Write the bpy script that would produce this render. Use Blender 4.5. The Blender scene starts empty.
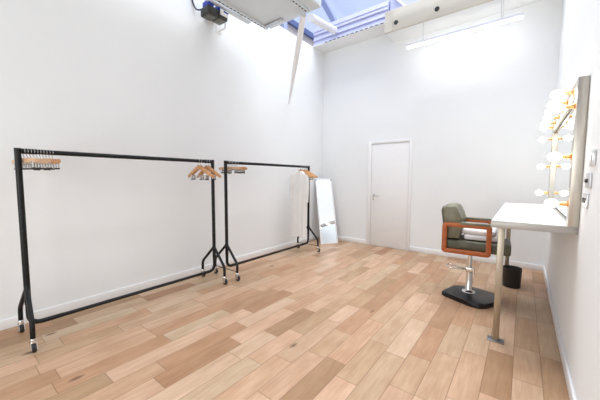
import bpy, bmesh, math, random
from mathutils import Vector, Matrix
random.seed(7)
S = bpy.context.scene
COL = S.collection
PI = math.pi
W, D, H = 3.8233, 5.3684, 4.0          # room: width (x), depth (y), height of the partition walls

# ------------------------------------------------------------------ camera, sky, exposure
cam_data = bpy.data.cameras.new('camera')
cam = bpy.data.objects.new('camera', cam_data); COL.objects.link(cam)
cam_data.sensor_width = 36.0
cam_data.lens = 287.68 / 600 * 36.0
cam_data.clip_start = 0.02
yaw, pitch, roll = 0.6591, 0.0753, 0.0036
fwd = Vector((-math.sin(yaw)*math.cos(pitch), math.cos(yaw)*math.cos(pitch), -math.sin(pitch)))
rgt = Vector((math.cos(yaw), math.sin(yaw), 0)); up = rgt.cross(fwd)
r2 = rgt*math.cos(roll) + up*math.sin(roll); u2 = -rgt*math.sin(roll) + up*math.cos(roll)
M4 = Matrix((r2, u2, -fwd)).transposed().to_4x4(); M4.translation = Vector((3.5239, 0, 1.3248))
cam.matrix_world = M4
S.camera = cam
S.view_settings.view_transform = 'Standard'
S.view_settings.look = 'None'
S.view_settings.gamma = 1.0
S.view_settings.use_curve_mapping = False
S.view_settings.exposure = 0.2

world = bpy.data.worlds.new('sky'); S.world = world; world.use_nodes = True
bg = world.node_tree.nodes['Background']
bg.inputs[0].default_value = (0.645, 0.735, 1.05, 1)
bg.inputs[1].default_value = 1.0

def area(name, loc, size, power, color, rot=(0, 0, 0)):
    l = bpy.data.lights.new(name, 'AREA'); l.shape = 'RECTANGLE'
    l.size, l.size_y = size; l.energy = power; l.color = color
    o = bpy.data.objects.new(name, l); COL.objects.link(o)
    o.location = loc; o.rotation_euler = rot
    return o
area('roof_daylight', (1.9, 4.3, 9.0), (5.0, 5.0), 810, (0.99, 0.985, 0.93))
area('front_fill', (2.0, -1.5, 1.35), (2.8, 1.9), 42, (0.97, 1.0, 0.99), (PI/2, 0, 0))  # unseen fill light added behind the camera to lift left wall and chair

# ------------------------------------------------------------------ materials
def new_mat(name):
    m = bpy.data.materials.new(name); m.use_nodes = True
    nt = m.node_tree
    return m, nt, nt.nodes['Principled BSDF']
def mat(name, col, rough=0.5, metal=0.0, noise=0.06, scale=8.0, bump=0.0, bscale=200.0, stretch=(1, 1, 1), spec=0.5, emit=None, estr=0.0, alpha=1.0):
    m, nt, b = new_mat(name)
    b.inputs['Roughness'].default_value = rough; b.inputs['Metallic'].default_value = metal
    b.inputs['Specular IOR Level'].default_value = spec
    tc = nt.nodes.new('ShaderNodeTexCoord'); mp = nt.nodes.new('ShaderNodeMapping')
    mp.inputs['Scale'].default_value = stretch
    nt.links.new(tc.outputs['Object'], mp.inputs[0])
    n = nt.nodes.new('ShaderNodeTexNoise'); n.inputs['Scale'].default_value = scale; n.inputs['Detail'].default_value = 4
    nt.links.new(mp.outputs[0], n.inputs['Vector'])
    r = nt.nodes.new('ShaderNodeValToRGB')
    r.color_ramp.elements[0].position = 0.3; r.color_ramp.elements[1].position = 0.7
    r.color_ramp.elements[0].color = [c*(1-noise) for c in col] + [1]
    r.color_ramp.elements[1].color = [min(1, c*(1+noise)) for c in col] + [1]
    nt.links.new(n.outputs['Fac'], r.inputs[0]); nt.links.new(r.outputs[0], b.inputs['Base Color'])
    if bump:
        n2 = nt.nodes.new('ShaderNodeTexNoise'); n2.inputs['Scale'].default_value = bscale
        nt.links.new(mp.outputs[0], n2.inputs['Vector'])
        bp = nt.nodes.new('ShaderNodeBump'); bp.inputs['Strength'].default_value = bump; bp.inputs['Distance'].default_value = 0.002
        nt.links.new(n2.outputs['Fac'], bp.inputs['Height']); nt.links.new(bp.outputs[0], b.inputs['Normal'])
    if emit:
        b.inputs['Emission Color'].default_value = (*emit, 1); b.inputs['Emission Strength'].default_value = estr
    b.inputs['Alpha'].default_value = alpha
    return m

def floor_mat():
    m, nt, b = new_mat('oak_planks'); N = nt.nodes.new; L = nt.links.new
    def math_(op, a, bb=None):
        n = N('ShaderNodeMath'); n.operation = op
        for i, v in enumerate((a, bb)):
            if v is None: continue
            if isinstance(v, (int, float)): n.inputs[i].default_value = v
            else: L(v, n.inputs[i])
        return n.outputs[0]
    tc = N('ShaderNodeTexCoord'); sp = N('ShaderNodeSeparateXYZ'); L(tc.outputs['Object'], sp.inputs[0])
    PW = 0.157
    xs = math_('DIVIDE', math_('SUBTRACT', sp.outputs['X'], 3.372 - 30*PW), PW)
    row = math_('FLOOR', xs); fx = math_('FRACT', xs)
    wn = N('ShaderNodeTexWhiteNoise'); wn.noise_dimensions = '1D'; L(row, wn.inputs['W'])
    v = math_('ADD', math_('DIVIDE', sp.outputs['Y'], 0.62), math_('MULTIPLY', wn.outputs['Value'], 431.0))
    vo = N('ShaderNodeTexVoronoi'); vo.voronoi_dimensions = '1D'; vo.inputs['Scale'].default_value = 1; vo.inputs['Randomness'].default_value = 0.85; L(v, vo.inputs['W'])
    ve = N('ShaderNodeTexVoronoi'); ve.voronoi_dimensions = '1D'; ve.feature = 'DISTANCE_TO_EDGE'; ve.inputs['Scale'].default_value = 1; ve.inputs['Randomness'].default_value = 0.85; L(v, ve.inputs['W'])
    sc = N('ShaderNodeSeparateColor'); L(vo.outputs['Color'], sc.inputs[0])
    # board tone
    tone = N('ShaderNodeValToRGB'); cr = tone.color_ramp
    cols = [(0.0, (0.38, 0.222, 0.125)), (0.14, (0.455, 0.283, 0.168)), (0.35, (0.51, 0.336, 0.213)), (0.6, (0.555, 0.38, 0.254)), (0.85, (0.605, 0.43, 0.305)), (1.0, (0.515, 0.328, 0.213))]
    cr.elements[0].position, cr.elements[1].position = 0, 1
    for p, c in cols[1:-1]: cr.elements.new(p)
    for e, (p, c) in zip(cr.elements, cols): e.position = p; e.color = (*c, 1)
    L(sc.outputs[0], tone.inputs[0])
    # grain
    cb = N('ShaderNodeCombineXYZ')
    L(math_('ADD', math_('MULTIPLY', sp.outputs['X'], 26.0), math_('MULTIPLY', sc.outputs[1], 91.0)), cb.inputs[0])
    L(math_('ADD', math_('MULTIPLY', sp.outputs['Y'], 2.2), math_('MULTIPLY', sc.outputs[2], 57.0)), cb.inputs[1])
    g = N('ShaderNodeTexNoise'); g.inputs['Scale'].default_value = 1.6; g.inputs['Detail'].default_value = 6; g.inputs['Roughness'].default_value = 0.62; g.inputs['Distortion'].default_value = 0.8
    L(cb.outputs[0], g.inputs['Vector'])
    gr = N('ShaderNodeValToRGB'); gr.color_ramp.elements[0].position = 0.28; gr.color_ramp.elements[1].position = 0.72
    gr.color_ramp.elements[0].color = (0.84, 0.81, 0.77, 1); gr.color_ramp.elements[1].color = (1.06, 1.07, 1.09, 1)
    L(g.outputs['Fac'], gr.inputs[0])
    mx = N('ShaderNodeMix'); mx.data_type = 'RGBA'; mx.blend_type = 'MULTIPLY'; mx.inputs[0].default_value = 1
    L(tone.outputs[0], mx.inputs[6]); L(gr.outputs[0], mx.inputs[7])
    hue = N('ShaderNodeValToRGB'); hue.color_ramp.elements[0].color = (1.05, 0.965, 0.93, 1); hue.color_ramp.elements[1].color = (0.97, 1.02, 1.0, 1)
    L(sc.outputs[1], hue.inputs[0])
    hm = N('ShaderNodeMix'); hm.data_type = 'RGBA'; hm.blend_type = 'MULTIPLY'; hm.inputs[0].default_value = 1
    L(mx.outputs[2], hm.inputs[6]); L(hue.outputs[0], hm.inputs[7])
    bl = N('ShaderNodeTexNoise'); bl.inputs['Scale'].default_value = 1.0; bl.inputs['Detail'].default_value = 3
    bc = N('ShaderNodeCombineXYZ'); L(math_('ADD', math_('MULTIPLY', sp.outputs['X'], 9.0), math_('MULTIPLY', sc.outputs[2], 33.0)), bc.inputs[0]); L(math_('MULTIPLY', sp.outputs['Y'], 3.0), bc.inputs[1])
    L(bc.outputs[0], bl.inputs['Vector'])
    br_ = N('ShaderNodeValToRGB'); br_.color_ramp.elements[0].position = 0.35; br_.color_ramp.elements[1].position = 0.65
    br_.color_ramp.elements[0].color = (0.90, 0.86, 0.82, 1); br_.color_ramp.elements[1].color = (1.04, 1.05, 1.06, 1); L(bl.outputs['Fac'], br_.inputs[0])
    hm2 = N('ShaderNodeMix'); hm2.data_type = 'RGBA'; hm2.blend_type = 'MULTIPLY'; hm2.inputs[0].default_value = 1
    L(hm.outputs[2], hm2.inputs[6]); L(br_.outputs[0], hm2.inputs[7]); mx = hm2
    # knots
    kc = N('ShaderNodeCombineXYZ'); L(math_('MULTIPLY', sp.outputs['X'], 4.6), kc.inputs[0]); L(math_('MULTIPLY', sp.outputs['Y'], 2.0), kc.inputs[1])
    kv = N('ShaderNodeTexVoronoi'); kv.inputs['Scale'].default_value = 1.0; L(kc.outputs[0], kv.inputs['Vector'])
    ks = N('ShaderNodeSeparateColor'); L(kv.outputs['Color'], ks.inputs[0])
    kr = N('ShaderNodeMapRange'); kr.inputs[1].default_value = 0.04; kr.inputs[2].default_value = 0.115; kr.inputs[3].default_value = 1; kr.inputs[4].default_value = 0
    L(kv.outputs['Distance'], kr.inputs[0])
    kf = math_('MULTIPLY', kr.outputs[0], math_('GREATER_THAN', ks.outputs[0], 0.62))
    mk = N('ShaderNodeMix'); mk.data_type = 'RGBA'; mk.inputs[7].default_value = (0.13, 0.062, 0.03, 1)
    L(math_('MULTIPLY', kf, 0.9), mk.inputs[0]); L(mx.outputs[2], mk.inputs[6])
    # seams
    ex = math_('MULTIPLY', math_('MINIMUM', fx, math_('SUBTRACT', 1.0, fx)), PW)
    ey = math_('MULTIPLY', ve.outputs['Distance'], 0.62)
    ed = math_('MINIMUM', ex, ey)
    sr = N('ShaderNodeMapRange'); sr.inputs[1].default_value = 0.0008; sr.inputs[2].default_value = 0.0034; sr.inputs[3].default_value = 0.72; sr.inputs[4].default_value = 0
    L(ed, sr.inputs[0])
    ms = N('ShaderNodeMix'); ms.data_type = 'RGBA'; ms.inputs[7].default_value = (0.17, 0.085, 0.042, 1)
    L(sr.outputs[0], ms.inputs[0]); L(mk.outputs[2], ms.inputs[6])
    L(ms.outputs[2], b.inputs['Base Color'])
    b.inputs['Roughness'].default_value = 0.42; b.inputs['Specular IOR Level'].default_value = 0.35
    bp = N('ShaderNodeBump'); bp.inputs['Strength'].default_value = 0.25; bp.inputs['Distance'].default_value = 0.002
    L(math_('SUBTRACT', g.outputs['Fac'], sr.outputs[0]), bp.inputs['Height']); L(bp.outputs[0], b.inputs['Normal'])
    return m

WALL = mat('wall_paint', (0.885, 0.90, 0.895), 0.75, noise=0.012, scale=1.3, bump=0.15, bscale=60)
TRIMW = mat('white_gloss_paint', (0.88, 0.875, 0.87), 0.35, noise=0.01)
DOORP = mat('door_paint', (0.885, 0.88, 0.87), 0.42, noise=0.01)
FLOOR = floor_mat()
OUTER = mat('outer_wall_render', (0.44, 0.38, 0.33), 0.8, noise=0.08, scale=2)
BLACK = mat('black_powder_coat', (0.008, 0.0085, 0.009), 0.42, noise=0.2, scale=30, spec=0.28)
BASEM = mat('black_base_enamel', (0.010, 0.010, 0.011), 0.3, noise=0.2, spec=0.3)
RUBBER = mat('black_rubber', (0.018, 0.018, 0.019), 0.6, noise=0.2)
CHROME = mat('chrome', (0.72, 0.71, 0.70), 0.16, 1.0, noise=0.03)
LEGST = mat('brushed_leg_steel', (0.42, 0.37, 0.295), 0.38, 1.0, noise=0.10, scale=3, stretch=(60, 60, 2))
FOOTST = mat('foot_plate_steel', (0.30, 0.30, 0.31), 0.45, 1.0, noise=0.1, scale=20)
STEEL = mat('brushed_steel', (0.54, 0.505, 0.45), 0.34, 1.0, noise=0.10, scale=3, stretch=(60, 60, 2))
STEELP = mat('galvanised_plate', (0.52, 0.52, 0.54), 0.4, 1.0, noise=0.1, scale=20)
WOODH = mat('beech_hanger', (0.60, 0.31, 0.13), 0.4, noise=0.18, scale=6, stretch=(1, 8, 8))
WOODP = mat('pale_beech_hanger', (0.68, 0.44, 0.27), 0.45, noise=0.14, scale=6, stretch=(1, 8, 8))
WOODC = mat('orange_stained_wood', (0.42, 0.098, 0.013), 0.34, noise=0.25, scale=5, stretch=(3, 14, 14))
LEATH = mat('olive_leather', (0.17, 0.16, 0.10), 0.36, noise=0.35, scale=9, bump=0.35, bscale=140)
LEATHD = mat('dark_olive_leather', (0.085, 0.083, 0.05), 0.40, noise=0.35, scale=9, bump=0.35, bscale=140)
TOWEL = mat('white_towelling', (0.84, 0.82, 0.82), 0.95, noise=0.05, scale=20, bump=0.8, bscale=260)
GOWN = mat('white_gown_cloth', (0.84, 0.83, 0.81), 0.9, noise=0.03, scale=6, bump=0.2, bscale=80)
TABLE = mat('white_laminate', (0.72, 0.735, 0.715), 0.30, noise=0.012, scale=3)
TEDGE = mat('steel_edge', (0.44, 0.42, 0.395), 0.45, 0.65, noise=0.06, scale=3, stretch=(2, 60, 60))
BINM = mat('black_bin', (0.012, 0.012, 0.013), 0.45, noise=0.2)
COPPER = mat('copper_holder', (0.85, 0.48, 0.20), 0.25, 1.0, noise=0.06)
PANEL = mat('grey_metal_panel', (0.68, 0.715, 0.725), 0.55, noise=0.03, scale=2)
SLOT = mat('slot_shadow_black', (0.02, 0.02, 0.02), 0.7)
CREAM = mat('cream_beam_paint', (0.60, 0.56, 0.465), 0.6, noise=0.07, scale=1.5, stretch=(1, 6, 6))
PURLIN = mat('sky_tinted_steel', (0.50, 0.52, 0.72), 0.5, noise=0.05, scale=3)  # steel with the rooflight's lavender cast put into its base colour
PURLIND = mat('dark_blue_steel', (0.10, 0.13, 0.26), 0.5, noise=0.08)
RAFT = mat('grey_blue_rafter', (0.36, 0.40, 0.56), 0.5, noise=0.06)
LAMPB = mat('satin_lamp_body', (0.62, 0.62, 0.68), 0.4, noise=0.02)
LED = mat('led_diffuser', (0.9, 0.9, 0.9), 0.5, emit=(0.97, 0.99, 1.0), estr=13)
BULB = mat('lit_bulb', (1, 0.95, 0.9), 0.3, emit=(1, 0.92, 0.80), estr=16)
BLUE = mat('blue_plastic', (0.018, 0.05, 0.42), 0.35, noise=0.1)
GREYL = mat('dark_grey_plastic', (0.035, 0.036, 0.032), 0.5, noise=0.2)
LENS = mat('grey_lamp_lens', (0.11, 0.11, 0.09), 0.25, noise=0.15)
PLATE = mat('brushed_switch_plate', (0.62, 0.62, 0.63), 0.35, 0.7, noise=0.05, scale=30)
BLOCKER = mat('sky_blocker_white', (0.80, 0.80, 0.80), 0.8)
MIRROR, _nt, _b = new_mat('mirror_glass')
_b.inputs['Base Color'].default_value = (0.93, 0.95, 0.96, 1); _b.inputs['Metallic'].default_value = 1; _b.inputs['Roughness'].default_value = 0.015
GLASS = bpy.data.materials.new('roof_glass'); GLASS.use_nodes = True
_n = GLASS.node_tree; _n.nodes.clear()
_o = _n.nodes.new('ShaderNodeOutputMaterial'); _mx = _n.nodes.new('ShaderNodeMixShader'); _t = _n.nodes.new('ShaderNodeBsdfTransparent'); _g = _n.nodes.new('ShaderNodeBsdfGlossy')
_t.inputs[0].default_value = (0.92, 0.94, 0.98, 1); _g.inputs['Roughness'].default_value = 0.05; _mx.inputs[0].default_value = 0.06
_n.links.new(_t.outputs[0], _mx.inputs[1]); _n.links.new(_g.outputs[0], _mx.inputs[2]); _n.links.new(_mx.outputs[0], _o.inputs[0])

# ------------------------------------------------------------------ mesh helpers
class MB:
    def __init__(s): s.bm = bmesh.new()
    def add(s, verts, faces):
        vs = [s.bm.verts.new(v) for v in verts]
        for f in faces:
            try: s.bm.faces.new([vs[i] for i in f])
            except ValueError: pass
        return vs
    def box(s, x0, x1, y0, y1, z0, z1, bev=0.0, seg=2, M=None):
        t = bmesh.new()
        vs = [t.verts.new((x, y, z)) for x in (x0, x1) for y in (y0, y1) for z in (z0, z1)]
        for f in ((0, 1, 3, 2), (4, 6, 7, 5), (0, 4, 5, 1), (2, 3, 7, 6), (0, 2, 6, 4), (1, 5, 7, 3)): t.faces.new([vs[i] for i in f])
        if bev: bmesh.ops.bevel(t, geom=t.edges[:], offset=bev, segments=seg, profile=0.5, affect='EDGES')
        return s.merge(t, M)
    def merge(s, t, M=None):
        t.verts.index_update()
        vs = [s.bm.verts.new((M @ v.co) if M else v.co) for v in t.verts]
        for f in t.faces:
            try: s.bm.faces.new([vs[v.index] for v in f.verts])
            except ValueError: pass
        t.free(); return s
    def tube(s, path, r, n=10, cap=True, closed=False, flat=1.0):
        P = [Vector(p) for p in path]; m = len(P)
        rr = r if isinstance(r, (list, tuple)) else [r]*m
        tang = []
        for i in range(m):
            a = P[(i-1) % m] if (closed or i > 0) else P[i]; b = P[(i+1) % m] if (closed or i < m-1) else P[i]
            tang.append((b-a).normalized())
        ref = Vector((0, 0, 1)) if abs(tang[0].z) < 0.9 else Vector((1, 0, 0))
        nrm = (ref - tang[0]*ref.dot(tang[0])).normalized()
        rings = []
        for i in range(m):
            nrm = (nrm - tang[i]*nrm.dot(tang[i])).normalized(); bi = tang[i].cross(nrm)
            rings.append([s.bm.verts.new(P[i] + rr[i]*(nrm*math.cos(2*PI*k/n) + bi*flat*math.sin(2*PI*k/n))) for k in range(n)])
        for i in range(m if closed else m-1):
            A, B = rings[i], rings[(i+1) % m]
            for k in range(n): s.bm.faces.new((A[k], A[(k+1) % n], B[(k+1) % n], B[k]))
        if cap and not closed: s.bm.faces.new(rings[0][::-1]); s.bm.faces.new(rings[-1])
        return s
    def lathe(s, prof, n=24, M=None, cap=True):
        t = bmesh.new(); rings = []
        for r, z in prof: rings.append([t.verts.new((r*math.cos(2*PI*k/n), r*math.sin(2*PI*k/n), z)) for k in range(n)])
        for A, B in zip(rings, rings[1:]):
            for k in range(n): t.faces.new((A[k], A[(k+1) % n], B[(k+1) % n], B[k]))
        if cap: t.faces.new(rings[0][::-1]); t.faces.new(rings[-1])
        return s.merge(t, M)
    def prism(s, poly, z0, z1, bev=0.0, M=None, seg=2):
        t = bmesh.new()
        a = [t.verts.new((x, y, z0)) for x, y in poly]; b = [t.verts.new((x, y, z1)) for x, y in poly]; k = len(poly)
        t.faces.new(a[::-1]); top = t.faces.new(b)
        for i in range(k): t.faces.new((a[i], a[(i+1) % k], b[(i+1) % k], b[i]))
        if bev: bmesh.ops.bevel(t, geom=list(top.edges), offset=bev, segments=seg, profile=0.5, affect='EDGES')
        return s.merge(t, M)
    def ring(s, outer, inner, y0, y1, bev=0.0):
        # frame between two loops of equal length in the xz plane, thick along y
        t = bmesh.new(); k = len(outer)
        L = [[t.verts.new((x, y, z)) for x, z in lp] for y in (y0, y1) for lp in (outer, inner)]
        o0, i0, o1, i1 = L
        for i in range(k):
            j = (i+1) % k
            t.faces.new((o0[i], o0[j], i0[j], i0[i])); t.faces.new((o1[j], o1[i], i1[i], i1[j]))
            t.faces.new((o0[j], o0[i], o1[i], o1[j])); t.faces.new((i0[i], i0[j], i1[j], i1[i]))
        if bev:
            t.verts.ensure_lookup_table()
            es = [e for e in t.edges if abs(e.verts[0].co.y - e.verts[1].co.y) < 1e-6 and len({id(v) for v in e.verts} & {id(v) for v in o0+o1}) == 2 or abs(e.verts[0].co.y - e.verts[1].co.y) < 1e-6 and len({id(v) for v in e.verts} & {id(v) for v in i0+i1}) == 2]
            bmesh.ops.bevel(t, geom=es, offset=bev, segments=2, profile=0.5, affect='EDGES')
        return s.merge(t)
    def obj(s, name, m, parent=None, smooth=True):
        bmesh.ops.recalc_face_normals(s.bm, faces=s.bm.faces[:])
        me = bpy.data.meshes.new(name); s.bm.to_mesh(me); s.bm.free()
        me.materials.append(m)
        if smooth:
            for p in me.polygons: p.use_smooth = True
            try: me.set_sharp_from_angle(angle=math.radians(38))
            except Exception: pass
        o = bpy.data.objects.new(name, me); COL.objects.link(o)
        if parent: o.parent = parent
        return o
def rrect(x0, x1, z0, z1, r, n=5):
    pts = []
    for cx, cz, a0 in ((x1-r, z1-r, 0), (x0+r, z1-r, 90), (x0+r, z0+r, 180), (x1-r, z0+r, 270)):
        for i in range(n+1):
            a = math.radians(a0 + 90*i/n); pts.append((cx + r*math.cos(a), cz + r*math.sin(a)))
    return pts
def bend(pts, r=0.05, n=6):
    # round the corners of a polyline
    P = [Vector(p) for p in pts]; out = [P[0]]
    for a, b, c in zip(P, P[1:], P[2:]):
        u = (a-b); v = (c-b); q = min(r, u.length*0.45, v.length*0.45)
        s, e = b + u.normalized()*q, b + v.normalized()*q
        for i in range(n+1):
            t = i/n; out.append(s*(1-t)**2 + b*2*t*(1-t) + e*t*t)
    out.append(P[-1]); return out
def tag(o, label, cat, group=None):
    o['label'] = label; o['category'] = cat
    if group: o['group'] = group
    return o
def thing(name, label, cat, loc=(0, 0, 0), rz=0.0, group=None):
    o = bpy.data.objects.new(name, None); COL.objects.link(o)
    o.empty_display_size = 0.1; o.location = loc; o.rotation_euler = (0, 0, rz)
    return tag(o, label, cat, group)
def struct(name, mb, m, parent=None, smooth=False):
    o = mb.obj(name, m, parent, smooth)
    if not parent: o['kind'] = 'structure'
    return o
def dup(root, loc, rot):
    r = root.copy(); COL.objects.link(r); r.location = loc; r.rotation_euler = rot
    for ch in list(root.children):
        c = ch.copy(); COL.objects.link(c); c.parent = r
        for g in ch.children:
            d = g.copy(); COL.objects.link(d); d.parent = c
    return r

# ------------------------------------------------------------------ room shell
YF = -1.6
struct('floor', MB().box(-0.12, W+0.12, YF-0.12, D+0.12, -0.08, 0), FLOOR)
struct('wall_left', MB().box(-0.12, 0, YF-0.12, D+0.12, 0, H), WALL)
struct('wall_right', MB().box(W, W+0.12, YF-0.12, D+0.12, 0, 5.3), WALL)
struct('wall_back', MB().box(0, W, D, D+0.12, 0, H), WALL)
struct('wall_front', MB().box(0, W, YF-0.12, YF, 0, 5.3), WALL)
def skirt(poly_box, name):
    x0, x1, y0, y1 = poly_box
    struct(name, MB().box(x0, x1, y0, y1, 0, 0.085, 0.004, 2), TRIMW, smooth=True)
skirt((0, 0.016, YF, D), 'baseboard_left')
skirt((W-0.016, W, YF, D), 'baseboard_right')
skirt((0.016, 1.075, D-0.016, D), 'baseboard_back')
skirt((1.925, W-0.016, D-0.016, D), 'baseboard_back_right')
# door
dr = bpy.data.objects.new('door_1', None); COL.objects.link(dr); dr.location = (1.5, D, 0); dr['kind'] = 'structure'
f = MB()
f.box(-0.425, -0.352, -0.022, 0, 0, 2.045, 0.004); f.box(0.372, 0.42, -0.022, 0, 0, 2.045, 0.004); f.box(-0.352, 0.372, -0.022, 0, 1.995, 2.045, 0.004)
f.obj('door_frame', TRIMW, dr)
MB().box(-0.348, 0.368, -0.010, 0, 0.008, 1.991, 0.002).obj('door_leaf', DOORP, dr)
h = MB(); h.lathe([(0.026, 0), (0.026, 0.008), (0.010, 0.010), (0.010, 0.05)], 20, Matrix.Translation((-0.288, -0.010, 0.995)) @ Matrix.Rotation(PI/2, 4, 'X'))
h.tube(bend([(-0.288, -0.05, 0.995), (-0.288, -0.058, 0.995), (-0.165, -0.058, 0.985)], 0.012), 0.009, 10)
h.obj('door_handle', CHROME, dr)
MB().lathe([(0.024, 0), (0.024, 0.007), (0.018, 0.009)], 20, Matrix.Translation((-0.292, -0.010, 0.925)) @ Matrix.Rotation(PI/2, 4, 'X')).obj('keyhole_plate', CHROME, dr)

# opaque slab added out of view to block sky light; rooflight beyond the walls
struct('ceiling', MB().box(-2.6, W+0.4, YF-0.3, 1.5, 5.3, 5.4), BLOCKER)
win = bpy.data.objects.new('window_1', None); COL.objects.link(win); win.location = (1, 6.5, 5.6); win['kind'] = 'structure'
MB().box(-3.6, 4.5, -5.2, 3.2, -0.004, 0.004).obj('roof_glass', GLASS, win)
def bar(p, q, w, hgt):
    p, q = Vector(p), Vector(q); d = (q-p); L = d.length; d.normalize()
    side = d.cross(Vector((0, 0, 1)))
    side = side.normalized() if side.length > 1e-4 else Vector((1, 0, 0))
    u = side.cross(d)
    M = Matrix((d, side, u)).transposed().to_4x4(); M.translation = p
    return (0, L, -w/2, w/2, -hgt/2, hgt/2, 0.0, 2, M)
rf = MB(); rf.box(*bar((-0.15, 5.0, 5.5), (-0.70, 6.98, 5.5), 0.13, 0.10)); rf2 = MB()
struct('trim_1', rf, RAFT)
rf2.box(*bar((0.70, 6.2, 5.5), (1.04, 7.55, 5.5), 0.17, 0.10)); struct('trim_2', rf2, TRIMW)
struct('wall_outer', MB().box(-1.02, -0.92, -1.0, 8.6, 3.2, 4.86), OUTER)
struct('trim_3', MB().box(-1.00, -0.86, 1.0, 8.6, 4.86, 4.98), PURLIND)
struct('trim_4', MB().box(-0.91, -0.80, 4.98, 5.10, 3.9, 4.86), RAFT)
# stepped steel purlin above the back wall
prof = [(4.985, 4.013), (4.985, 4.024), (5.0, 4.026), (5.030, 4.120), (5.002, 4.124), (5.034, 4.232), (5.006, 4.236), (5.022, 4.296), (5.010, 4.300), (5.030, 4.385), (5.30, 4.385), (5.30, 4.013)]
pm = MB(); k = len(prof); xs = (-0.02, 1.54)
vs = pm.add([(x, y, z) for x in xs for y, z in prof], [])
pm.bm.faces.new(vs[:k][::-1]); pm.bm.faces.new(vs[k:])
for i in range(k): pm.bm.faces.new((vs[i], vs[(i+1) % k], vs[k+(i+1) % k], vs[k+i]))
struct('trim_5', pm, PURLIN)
struct('trim_6', MB().box(-0.02, W, 4.972, D+0.12, H-0.05+0.05, H+0.012, 0.0), WALL)   # soffit over the wall head
dm = MB()
for i in range(13):
    x = 0.28 + i*0.095
    dm.box(x, x+0.062, 4.962, 4.973, 4.0, 4.010)
struct('trim_7', dm, SLOT)
# cream boxed beam
bb = struct('trim_8', MB().box(1.53, W, 4.90, 4.935, 3.785, 4.13, 0.004), CREAM, smooth=True)
struct('trim_11', MB().box(1.535, W, 4.936, D+0.02, 3.795, 4.12), WALL)
for x in (1.726, 2.355):
    MB().lathe([(0.036, -0.002), (0.036, 0.004), (0.030, 0.006), (0.028, 0.003)], 20, Matrix.Translation((x, 4.90, 3.905)) @ Matrix.Rotation(PI/2, 4, 'X')).obj('beam_plug', SLOT, bb)
MB().box(1.532, 1.66, 4.896, 4.90, 3.79, 4.125).obj('joint_board', CREAM, bb)
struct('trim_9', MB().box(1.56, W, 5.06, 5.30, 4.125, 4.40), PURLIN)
wb = MB(); wb.box(*bar((1.86, 5.045, 4.15), (1.64, 5.045, 4.40), 0.09, 0.03)); struct('trim_12', wb, TRIMW)
# round white tie tube crossing the rooflight opening
tb = MB(); tb.tube([(0.74, 3.85, 3.86), (0.50, 4.93, 4.16)], 0.062, 16); tb.tube([(0.512, 4.875, 4.145), (0.492, 4.968, 4.17)], 0.07, 16)
struct('trim_10', tb, TRIMW, smooth=True)

# ------------------------------------------------------------------ ceiling panel, brace, spot unit, pendant
cp = thing('ceiling_panel', 'large pale grey metal panel hung flat high above the left wall', 'ceiling panel', (0.82, 2.0, 3.6))
MB().box(-0.46, 0.46, -1.6, 1.345, 0.0, 0.11, 0.004).obj('panel_sheet', PANEL, cp)
ch = MB(); ch.box(-0.50, -0.455, -1.6, 1.285, -0.03, 0.01, 0.002); ch.obj('slotted_channel', PANEL, cp)
sl = MB()
for i in range(30): sl.box(-0.486, -0.47, -0.6+i*0.062, -0.6+i*0.062+0.036, -0.0315, -0.0295)
s1 = sl.obj('channel_slots', SLOT, cp)
ch = MB(); ch.box(0.265, 0.31, -1.6, 1.27, -0.04, -0.0005, 0.002); ch.obj('slotted_channel', PANEL, cp)
sl = MB()
for i in range(26): sl.box(0.279, 0.296, -0.35+i*0.062, -0.35+i*0.062+0.036, -0.0415, -0.0395)
sl.obj('channel_slots', SLOT, cp)
MB().box(-0.60, -0.53, -1.6, 1.0, -0.03, 0.0, 0.003).obj('edge_lip', PANEL, cp)
hg = MB()
for y in (-1.2, -0.2, 0.8): hg.box(-0.60, -0.45, y, y+0.03, 0.0, 0.012)
hg.obj('lip_bracket', PANEL, cp)
pb = MB(); pb.box(-0.46, -0.13, 1.20, 1.24, -0.022, 0.0, 0.002)
for i in range(5): pb.box(-0.44+i*0.065, -0.41+i*0.065, 1.245, 1.275, -0.014, 0.0, 0.002)
pb.obj('perforated_bracket', STEELP, cp)
rd = MB()
for x in (-0.35, 0.35):
    for y in (-1.2, 1.0): rd.tube([(x, y, 0.1), (x, y, 1.7)], 0.006, 8)
rd.obj('hanging_rod', STEELP, cp)

br = MB(); br.tube([(1.026, 3.287, 3.555), (0.86, 3.43, 3.40), (0.49, 3.755, 3.09), (0.13, 4.075, 2.79), (0.012, 4.185, 2.70)], [0.044, 0.044, 0.040, 0.018, 0.010], 8)
tag(br.obj('ceiling_brace', TRIMW), 'long white tapering brace slanting from the grey ceiling panel down to the left wall', 'brace')

un = thing('spotlight_unit', 'small black and blue twin lamp unit bracketed high on the left wall', 'light fitting', (0.0, 2.48, 3.50))
lx = MB(); lx.tube(bend([(0.006, 0.17, 0.10), (0.15, 0.17, 0.10), (0.15, 0.17, -0.10), (0.006, 0.17, -0.10)], 0.03), 0.012, 8)
lx.box(0.0, 0.008, 0.12, 0.22, -0.13, 0.24, 0.002); lx.box(0.0, 0.15, -0.04, 0.10, -0.02, 0.05, 0.004)
lx.obj('wall_bracket', TRIMW, un)
for yy, nm in ((-0.10, 0), (0.055, 1)):
    b_ = MB(); b_.box(0.08, 0.26, yy-0.078, yy+0.075, -0.08+0.01*nm, 0.03, 0.018, 3); lh = b_.obj('lamp_head', GREYL, un)
    MB().box(0.10, 0.24, yy-0.062, yy+0.06, -0.083+0.01*nm, -0.078+0.01*nm, 0.002).obj('lens', LENS, lh)
    MB().box(0.11, 0.25, yy-0.065, yy+0.02, 0.03, 0.10, 0.012).obj('cap', BLUE, lh)
MB().box(0.262, 0.272, 0.0, 0.13, -0.03, 0.05, 0.003).obj('label_plate', TRIMW, un)
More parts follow.
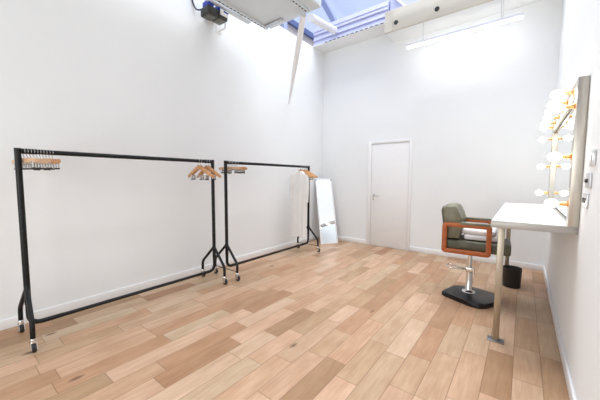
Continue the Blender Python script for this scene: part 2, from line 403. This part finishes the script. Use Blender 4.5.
st = MB(); st.box(0.272, 0.275, 0.05, 0.125, 0.018, 0.034); st.obj('blue_stripe', BLUE, un)
MB().tube(bend([(0.10, -0.15, 0.02), (0.02, -0.20, 0.02), (0.012, -0.24, 0.10), (0.012, -0.27, 0.30), (0.012, -0.30, 0.49)], 0.04), 0.009, 8).obj('cable', RUBBER, un)

lp = thing('linear_pendant_lamp', 'long slim white linear pendant lamp glowing below the cream beam', 'pendant lamp', (2.66, 4.95, 3.785))
MB().box(-0.757, 0.757, -0.022, 0.022, -0.305, -0.268, 0.003).obj('lamp_body', LAMPB, lp)
MB().box(-0.752, 0.752, -0.020, 0.020, -0.330, -0.3055, 0.004).obj('diffuser', LED, lp)
for x in (-0.51, 0.512):
    w_ = MB(); w_.tube([(x, 0, -0.268), (x, 0, 0.0)], 0.003, 6)
    if x > 0: w_.tube([(x+0.02, 0, -0.268), (x+0.02, 0, 0.0)], 0.0025, 6)
    w_.lathe([(0.016, -0.268), (0.014, -0.258), (0.004, -0.25)], 12, Matrix.Translation((x, 0, 0)))
    w_.obj('suspension_wire', STEELP, lp)

# ------------------------------------------------------------------ garment racks
RZ = 1.530
def make_rack(length, label, rods):
    t = thing('garment_rack', label, 'clothes rail', (0, 0, 0))
    L = length
    MB().tube([(0, 0.018, RZ), (0, L-0.018, RZ)], 0.0195, 14).obj('hanging_rail', BLACK, t)
    for s, y in ((1, 0), (-1, L)):
        u = MB(); u.tube([(0, y, RZ+0.022), (0, y, 0.30)], 0.021, 14)
        u.tube(bend([(0, y, 0.32), (0, y, 0.13), (0, y+s*0.22, 0.13)], 0.10, 8), 0.0185, 14)
        u.tube([(0, y+s*0.018, RZ), (0, y+s*0.11, RZ)], 0.0215, 14)
        u.obj('upright', BLACK, t)
    MB().tube([(0, 0.20, 0.13), (0, L-0.20, 0.13)], 0.0165, 12).obj('base_rail', BLACK, t)
    for y, fy in ((0, -0.03), (L, -0.10 if L < 1.9 else -0.10)):
        for sx in (1, -1):
            e = sx*0.232
            lg = MB(); lg.tube(bend([(sx*0.006, y, 0.46), (sx*0.014, y-0.002, 0.425), (e, y-0.018, 0.215), (e, y-0.02, 0.098)], 0.045, 6), 0.0165, 12)
            lg.obj('leg', BLACK, t)
            c = MB(); c.lathe([(0.010, 0.070), (0.019, 0.073), (0.019, 0.098), (0.012, 0.108)], 14, Matrix.Translation((e, y-0.02, 0)))
            for q in (-1, 1): c.prism([(-0.016, 0.022), (0.034, 0.022), (0.022, 0.074), (-0.020, 0.074)], q*0.017-0.002, q*0.017+0.002, M=Matrix.Translation((e, y-0.02, 0)) @ Matrix.Rotation(PI/2, 4, 'X'))
            c.box(e-0.020, e+0.022, y-0.039, y-0.001, 0.070, 0.076)
            cs = c.obj('castor', CHROME, t)
            MB().lathe([(0.012, -0.0145), (0.029, -0.0135), (0.032, -0.008), (0.032, 0.008), (0.029, 0.0135), (0.012, 0.0145)], 22, Matrix.Translation((e+0.014, y-0.02, 0.032)) @ Matrix.Rotation(PI/2, 4, 'X')).obj('castor_wheel', RUBBER, cs)
        if rods: MB().tube([(-0.232, y-0.02, 0.112), (0.232, y-0.02, 0.112)], 0.005, 8).obj('cross_rod', BLACK, t)
    return t
X1, Y1, L1 = 0.40, 0.440, 1.78
X2, Y2, L2 = 0.42, 2.406, 1.855
rk = make_rack(L1, 'black tubular garment rack nearest the camera, standing along the left of the room', False)
rk.location = (X1, Y1, 0)
rk2 = make_rack(L2, 'black tubular garment rack with a white gown, next to the leaning mirror', True)
rk2.location = (X2, Y2, 0)

# ------------------------------------------------------------------ hangers
def make_hanger(wood, straight):
    t = thing('clothes_hanger', 'hanger', 'hanger')
    r = 0.0218; zt = -0.062 if straight else -0.080
    path = [(r*math.cos(math.radians(a)), 0, r*math.sin(math.radians(a))) for a in range(-35, 196, 15)]
    path += [(-0.012, 0, -0.028), (0.0, 0, -0.042), (0, 0, zt)]
    MB().tube(path, 0.002, 8).obj('hook', CHROME, t)
    b = MB(); n = 9; n2 = 10; rings = []
    for i in range(-n, n+1):
        u = abs(i)/n
        if straight: p = (0.19*i/n, 0, -0.073 - 0.006*u*u); hh, dd = 0.019 - 0.003*u*u, 0.0078
        else: p = (0.218*i/n, 0.018*u*u, -0.072 - 0.112*u**1.12); hh, dd = 0.026 - 0.008*u, 0.009 + 0.007*u*u
        rings.append([b.bm.verts.new((p[0], p[1] + dd*math.cos(2*PI*k/n2), p[2] + hh*math.sin(2*PI*k/n2))) for k in range(n2)])
    for A, B in zip(rings, rings[1:]):
        for k in range(n2): b.bm.faces.new((A[k], A[(k+1) % n2], B[(k+1) % n2], B[k]))
    b.bm.faces.new(rings[0][::-1]); b.bm.faces.new(rings[-1])
    b.obj('wooden_bar' if straight else 'wooden_arms', wood, t)
    c = MB()
    if straight:
        c.tube([(-0.165, 0, -0.096), (0.165, 0, -0.096)], 0.0022, 8)
        for x in (-0.06, 0.06): c.tube([(x, 0, -0.080), (x, 0, -0.096)], 0.0022, 8)
        z0, xs = -0.096, (-0.135, 0.135)
    else:
        c.tube(bend([(-0.15, 0.01, -0.140), (-0.15, 0.005, -0.182), (0.15, 0.005, -0.182), (0.15, 0.01, -0.140)], 0.012, 4), 0.0025, 8)
        z0, xs = -0.182, (-0.13, 0.13)
    c.obj('clip_rod', CHROME, t)
    for x in xs:
        q = MB(); q.box(x-0.013, x+0.013, -0.009, -0.004, z0-0.036, z0+0.012, 0.0015); q.box(x-0.013, x+0.013, 0.004, 0.009, z0-0.036, z0+0.012, 0.0015)
        q.box(x-0.006, x+0.006, -0.012, 0.012, z0-0.006, z0+0.004, 0.0015)
        k_ = q.obj('clip', CHROME, t)
        MB().box(x-0.014, x+0.014, -0.0095, 0.0095, z0-0.046, z0-0.0355, 0.002).obj('clip_pad', RUBBER, k_)
    return t
ORD = ['first', 'second', 'third', 'fourth', 'fifth', 'sixth', 'seventh', 'eighth', 'ninth', 'tenth']
protos = {}
def hang(x, y, rz, wood, straight, label, group, tilt=0.0):
    key = (wood.name, straight)
    if key not in protos: o = protos[key] = make_hanger(wood, straight)
    else: o = dup(protos[key], (0, 0, 0), (0, 0, 0))
    o.location = (x, y, RZ); o.rotation_euler = (0, tilt, rz); tag(o, label, 'hanger', group)
    return o
rnd = random.Random(3)
for i in range(10):
    wd, what = (WOODP, 'pale') if i < 6 else (WOODH, 'orange-toned')
    hang(X1, 0.474 + i*0.0195, 0.23 - 0.024*i, wd, True, f'{what} straight wooden clip hanger, {ORD[i]} from the left end of the near rack', 'hangers at the left end of the near rack', rnd.uniform(-0.03, 0.03))
for i, (y, a) in enumerate(((2.022, 0.08), (2.052, 0.05), (2.128, 0.0), (2.163, -0.03))):
    hang(X1, y, a, WOODH, False, f'orange curved wooden hanger, {ORD[i]} in the bunch at the right end of the near rack', 'hangers at the right end of the near rack', 0.03*math.sin(i*2.3))
for i in range(7):
    hang(X2, 2.452 + i*0.025, rnd.uniform(-0.04, 0.04), WOODP if i < 3 else WOODH, True, f'straight wooden clip hanger, {ORD[i]} from the left end of the far rack', 'hangers at the left end of the far rack', rnd.uniform(-0.03, 0.03))
for i, (y, a) in enumerate(((4.09, 0.02), (4.145, -0.04), (4.19, 0.05))):
    hang(X2, y, a, WOODH, False, ['orange wooden hanger just behind the white gown on the far rack', 'middle orange wooden hanger between the white gown and the rack end', 'orange wooden hanger closest to the leaning mirror on the far rack'][i], 'hangers at the right end of the far rack')
# gown on its own hanger
gh = dup(protos[(WOODH.name, False)], (X2, 4.02, RZ), (0, 0, 0.03)); tag(gh, 'wooden hanger inside the white gown at the mirror end of the far rack', 'hanger')
gw = thing('hanging_gown', 'white sheer gown hanging from the mirror end of the far rack', 'gown', (X2-0.035, 4.02, 0), 0.03)
def cloth(levels, n=44, folds=9, amp=0.012, seed=1):
    b = MB(); rr = random.Random(seed); ph = [rr.uniform(0, 6.28) for _ in range(4)]; rings = []
    for z, cx, a, d in levels:
        ring = []
        for k_ in range(n):
            t_ = 2*PI*k_/n; zz = max(0, min(1, (levels[0][0]-z)/(levels[0][0]-levels[-1][0])))
            f_ = amp*zz**0.6*(math.sin(folds*t_ + ph[0] + zz) + 0.5*math.sin((folds+4)*t_ + ph[1]))
            ring.append(b.bm.verts.new((cx + (a + f_*0.5)*math.cos(t_), (d + f_)*math.sin(t_), z)))
        rings.append(ring)
    for A, B in zip(rings, rings[1:]):
        for k_ in range(n): b.bm.faces.new((A[k_], A[(k_+1) % n], B[(k_+1) % n], B[k_]))
    return b
lv = [(1.452, 0.03, 0.045, 0.030), (1.440, 0.02, 0.085, 0.034), (1.405, 0.01, 0.130, 0.036), (1.36, 0, 0.165, 0.040), (1.25, 0, 0.18, 0.045), (1.05, 0, 0.178, 0.052), (0.8, 0, 0.172, 0.055), (0.55, 0, 0.165, 0.058), (0.30, 0.0, 0.16, 0.06)]
cloth(lv).obj('gown_body', GOWN, gw)
for s in (-1, 1):
    lv = [(1.385, s*0.150, 0.035, 0.030), (1.30, s*0.165, 0.042, 0.036), (1.15, s*0.165, 0.042, 0.040), (1.0, s*0.155, 0.04, 0.040), (0.90, s*0.15, 0.038, 0.04)]
    cloth(lv, 28, 5, 0.006, 4+s).obj('sleeve', GOWN, gw)

# ------------------------------------------------------------------ leaning mirror
ang = math.atan2(0.295, 0.224)
lm = thing('leaning_mirror', 'tall narrow white-framed mirror leaning in the far left corner', 'mirror', (0.346, 4.80, 0.0), ang)
lean = math.radians(17.3); hl = 1.388
Ml = Matrix.Rotation(-lean, 4, 'X')
fm = MB(); Wd = 0.372; t_ = 0.022
o_ = [(0, 0), (Wd, 0), (Wd, hl), (0, hl)]; i_ = [(t_, t_), (Wd-t_, t_), (Wd-t_, hl-t_), (t_, hl-t_)]
fm.ring(o_, i_, 0.0, 0.02, 0.0)
for v in fm.bm.verts: v.co = Ml @ v.co
fm.obj('mirror_frame', TRIMW, lm, smooth=False)
g_ = MB(); g_.box(t_-0.001, Wd-t_+0.001, 0.006, 0.012, t_-0.001, hl-t_+0.001, 0, 2, Ml); g_.obj('mirror_glass', MIRROR, lm, smooth=False)
cl = MB(); cl.box(0.004, 0.03, -0.004, 0.006, hl-0.05, hl-0.006, 0.002, 2, Ml); cl.box(Wd-0.03, Wd-0.004, -0.004, 0.006, hl-0.05, hl-0.006, 0.002, 2, Ml)
cl.obj('corner_clip', STEELP, lm)

# ------------------------------------------------------------------ make-up counter and vanity mirror
TX, TY0, TY1, TZ = 3.345, 2.58, 4.66, 1.015
tb = thing('makeup_counter', 'white wall counter with steel edge and slim steel legs under the bulb mirror', 'counter', (3.58, 3.6, 0))
MB().box(TX+0.002-3.58, W-3.58-0.001, TY0+0.002-3.6, TY1-3.6, TZ-0.006, TZ, 0.001).obj('counter_top', TABLE, tb)
e = MB(); e.box(TX-3.58, W-3.58-0.001, TY0-3.6, TY1-3.6, TZ-0.052, TZ-0.006, 0.002); e.obj('counter_edge', TEDGE, tb)
for y in (2.79, 4.545):
    l_ = MB(); l_.box(3.405-0.022-3.58, 3.405+0.022-3.58, y-0.022-3.6, y+0.022-3.6, 0.008, TZ-0.052, 0.002); l_ = l_.obj('counter_leg', LEGST, tb)
    MB().box(3.405-0.058-3.58, 3.405+0.058-3.58, y-0.04-3.6, y+0.04-3.6, 0.0, 0.009, 0.002).obj('foot_plate', FOOTST, l_)

MY0, MY1, MZ0, MZ1, MX = 2.56, 4.60, TZ, 1.972, 3.768
vm = thing('vanity_mirror', 'wide steel-framed mirror ringed with lit bulbs on the right wall', 'mirror', (W, 3.58, MZ0))
def vbox(mb, x0, x1, y0, y1, z0, z1, bev=0.002): mb.box(x0-W, x1-W, y0-3.58, y1-3.58, z0-MZ0, z1-MZ0, bev)
fr = MB(); FW = 0.10
vbox(fr, MX, W-0.001, MY0, MY0+FW, MZ0, MZ1); vbox(fr, MX, W-0.001, MY1-FW, MY1, MZ0, MZ1)
vbox(fr, MX, W-0.001, MY0+FW, MY1-FW, MZ1-FW, MZ1); vbox(fr, W-0.036, W-0.001, MY0+FW, MY1-FW, MZ0, MZ0+0.018)
fr.obj('mirror_frame', STEEL, vm)
gl = MB(); vbox(gl, W-0.030, W-0.024, MY0+FW-0.002, MY1-FW+0.002, MZ0+0.018, MZ1-FW+0.002, 0); gl.obj('mirror_glass', MIRROR, vm, smooth=False)
se = MB(); vbox(se, W-0.034, W-0.0302, MY0+FW, MY1-FW, MZ1-FW-0.003, MZ1-FW-0.0005, 0); vbox(se, W-0.034, W-0.0302, MY0+FW, MY1-FW, MZ0+0.0205, MZ0+0.023, 0)
se.obj('glass_seal', SLOT, vm)
lamps = [(MY0+0.05, z) for z in (1.80, 1.475, 1.16)] + [(MY1-0.05, z) for z in (1.80, 1.475, 1.16)] + [(y, 1.922) for y in (2.76, 3.10, 3.44, 3.78, 4.12, 4.46)]
for i, (y, z) in enumerate(lamps):
    M = Matrix.Translation((MX-W, y-3.58, z-MZ0)) @ Matrix.Rotation(-PI/2, 4, 'Y')
    hd = MB().lathe([(0.024, -0.001), (0.024, 0.004), (0.015, 0.007), (0.015, 0.026), (0.012, 0.030), (0.012, 0.050)], 20, M).obj('lamp_holder', COPPER, vm)
    prof = [(0.011, 0.046), (0.013, 0.052), (0.016, 0.060)] + [(0.031*math.cos(a), 0.088+0.034*math.sin(a)) for a in [math.radians(q) for q in range(-60, 90, 15)]] + [(0.002, 0.122)]
    MB().lathe(prof, 24, M).obj('light_bulb', BULB, hd)

# switches beside the mirror
for i, (y, z, lab) in enumerate(((2.245, 1.440, 'topmost brushed metal wall plate beside the vanity mirror'), (2.315, 1.317, 'middle brushed metal wall plate beside the vanity mirror'), (2.365, 1.200, 'lowest brushed metal wall plate, nearest the counter, beside the mirror'))):
    s = thing('wall_switch', lab, 'wall switch', (W, y, z), 0, 'wall plates beside the vanity mirror')
    MB().box(-0.010, 0, -0.073, 0.073, -0.043, 0.043, 0.003).obj('switch_plate', PLATE, s)
    q = MB()
    if i == 0: q.box(-0.015, -0.0102, -0.012, 0.012, -0.016, 0.018, 0.002)
    elif i == 1: q.lathe([(0.012, 0), (0.011, 0.010), (0.008, 0.012)], 16, Matrix.Translation((-0.0102, 0, 0)) @ Matrix.Rotation(-PI/2, 4, 'Y'))
    else:
        for yy in (-0.035, 0.035): q.box(-0.015, -0.0102, yy-0.010, yy+0.010, -0.014, 0.016, 0.002)
    q.obj('switch_rocker', GREYL if i else PLATE, s)

# ------------------------------------------------------------------ waste bin
bn = thing('waste_bin', 'black round open waste bin on the floor under the counter', 'bin', (3.468, 4.355, 0))
MB().lathe([(0.002, 0.006), (0.088, 0.006), (0.091, 0.012), (0.098, 0.232), (0.100, 0.236), (0.098, 0.238), (0.095, 0.234), (0.088, 0.02), (0.002, 0.016)], 40, cap=False).obj('bin_body', BINM, bn)
MB().lathe([(0.088, 0.0), (0.091, 0.003), (0.091, 0.010), (0.088, 0.012)], 40).obj('bin_foot', BINM, bn)

# ------------------------------------------------------------------ salon chair
CX, CY, CA = 3.09, 3.70, math.radians(3.0)
ch = thing('salon_chair', 'olive leather salon chair with orange wooden box arms on a black base', 'chair', (CX, CY, 0), CA)
ca, sa = math.cos(-CA), math.sin(-CA)
poly = [(2.825, 3.53), (2.945, 3.87), (3.10, 3.90), (3.36, 3.80), (3.385, 3.70), (3.36, 3.56), (3.29, 3.42), (3.225, 3.365), (3.14, 3.375)]
loc = [((x-CX)*ca - (y-CY)*sa, (x-CX)*sa + (y-CY)*ca) for x, y in poly]
sm = []
for i in range(len(loc)):
    a, b, c = Vector(loc[i-1]), Vector(loc[i]), Vector(loc[(i+1) % len(loc)])
    for t in (0, 0.5, 1):
        s0, s1 = b + (a-b)*0.18, b + (c-b)*0.18
        sm.append(tuple(s0*(1-t)**2 + b*2*t*(1-t) + s1*t*t))
base = MB(); base.prism(sm, 0.0, 0.048, 0.022, seg=3)
base.obj('base_plate', BASEM, ch)
cl = MB(); cl.lathe([(0.070, 0.048), (0.066, 0.056), (0.040, 0.066), (0.034, 0.075), (0.034, 0.30), (0.030, 0.305), (0.022, 0.31), (0.022, 0.52)], 28)
cl.obj('hydraulic_column', CHROME, ch)
pl = MB(); pl.tube(bend([(0.0, -0.036, 0.315), (-0.05, -0.075, 0.318), (-0.20, -0.085, 0.310), (-0.245, -0.02, 0.318), (-0.215, 0.045, 0.320), (-0.14, 0.0, 0.318), (-0.05, -0.03, 0.310)], 0.03, 5), 0.007, 10)
pl.box(-0.035, 0.055, -0.058, -0.024, 0.285, 0.335, 0.006); pl.tube([(0.045, -0.07, 0.27), (0.045, -0.07, 0.335)], 0.012, 12)
pl.obj('pump_lever', CHROME, ch)
MB().box(-0.14, 0.14, -0.12, 0.12, 0.505, 0.53, 0.004).obj('seat_mount', GREYL, ch)
ax0, ax1, az0, az1, hy = -0.258, 0.197, 0.525, 0.853, 0.255
for s in (-1, 1):
    ar = MB(); wv = 0.047
    ar.ring(rrect(ax0, ax1, az0, az1, 0.035), rrect(ax0+wv, ax1-wv, az0+wv, az1-0.042, 0.008), s*hy-0.022, s*hy+0.022, 0.006)
    a_ = ar.obj('arm_frame', WOODC, ch)
    MB().box(-0.09, ax1-0.01, s*hy-0.024, s*hy+0.024, az1-0.012, az1+0.014, 0.008, 3).obj('arm_pad', LEATH, a_)
def cushion(mb, x0, x1, y0, y1, z0, z1, r, puff, M=None):
    t = bmesh.new(); nx = 10
    vs = [t.verts.new((x, y, z)) for x in (x0, x1) for y in (y0, y1) for z in (z0, z1)]
    for f_ in ((0, 1, 3, 2), (4, 6, 7, 5), (0, 4, 5, 1), (2, 3, 7, 6), (0, 2, 6, 4), (1, 5, 7, 3)): t.faces.new([vs[i] for i in f_])
    bmesh.ops.bevel(t, geom=t.edges[:], offset=r, segments=4, profile=0.6, affect='EDGES')
    bmesh.ops.subdivide_edges(t, edges=[e_ for e_ in t.edges if e_.calc_length() > 0.06], cuts=5, use_grid_fill=True)
    c = Vector(((x0+x1)/2, (y0+y1)/2, (z0+z1)/2)); h_ = Vector(((x1-x0)/2, (y1-y0)/2, (z1-z0)/2))
    for v in t.verts:
        q = [(v.co[i]-c[i])/h_[i] for i in range(3)]
        for i in range(3):
            j, k_ = [m_ for m_ in range(3) if m_ != i]
            if abs(q[i]) > 0.7: v.co[i] += math.copysign(puff*(1-q[j]**2)*(1-q[k_]**2), q[i])
    mb.merge(t, M); return mb
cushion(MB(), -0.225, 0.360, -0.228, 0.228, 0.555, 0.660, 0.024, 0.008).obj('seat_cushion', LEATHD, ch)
def back(name, m, prof, y0, y1, bev):
    t = bmesh.new(); k_ = len(prof); ny = 8; rows = []
    for j in range(ny+1):
        q = 2*j/ny - 1; rows.append([t.verts.new((x - 0.03*q*q*0 + 0.022*q*q*(1 if i >= k_//2 else 0.6), y0+(y1-y0)*j/ny, z - 0.012*q**4*(z > 0.98))) for i, (x, z) in enumerate(prof)])
    for A, B in zip(rows, rows[1:]):
        for i in range(k_): t.faces.new((A[i], A[(i+1) % k_], B[(i+1) % k_], B[i]))
    c0 = t.faces.new(rows[0][::-1]); c1 = t.faces.new(rows[-1])
    bmesh.ops.bevel(t, geom=list(c0.edges)+list(c1.edges), offset=bev, segments=3, profile=0.5, affect='EDGES')
    mb = MB(); mb.merge(t); return mb.obj(name, m, ch)
back('backrest', LEATH, [(-0.238, 0.672), (-0.258, 0.85), (-0.274, 0.98), (-0.268, 1.02), (-0.248, 1.036), (-0.180, 1.042), (-0.155, 1.032), (-0.142, 1.01), (-0.112, 0.93), (-0.090, 0.87), (-0.098, 0.80), (-0.115, 0.676)], -0.218, 0.218, 0.022)
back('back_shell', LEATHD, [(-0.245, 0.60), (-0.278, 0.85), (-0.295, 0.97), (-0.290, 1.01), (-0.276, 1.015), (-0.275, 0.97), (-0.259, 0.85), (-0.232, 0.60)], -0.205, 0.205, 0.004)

# towels folded on the seat
def towel(z, dx, dy, rz, hgt, label):
    t = thing('folded_towel', label, 'towel', (CX+dx, CY+dy, z), CA+rz, 'towels on the salon chair')
    b = MB(); cushion(b, -0.15, 0.15, -0.17, 0.17, 0.001, hgt, hgt*0.44, 0.006)
    for v in b.bm.verts: v.co.z += 0.004*math.sin(v.co.x*27+z*40)*math.sin(v.co.y*21) * (1 if v.co.z > hgt*0.6 else 0)
    b.obj('towel_fold', TOWEL, t)
    MB().box(-0.148, 0.146, -0.1712, -0.1672, hgt*0.46, hgt*0.54, 0.0015).obj('fold_edge', TOWEL, t)
towel(0.671, 0.09, 0.0, 0.03, 0.058, 'lower white folded towel resting on the chair seat')
towel(0.7315, 0.08, 0.005, -0.05, 0.052, 'upper white folded towel on top of the other towel')
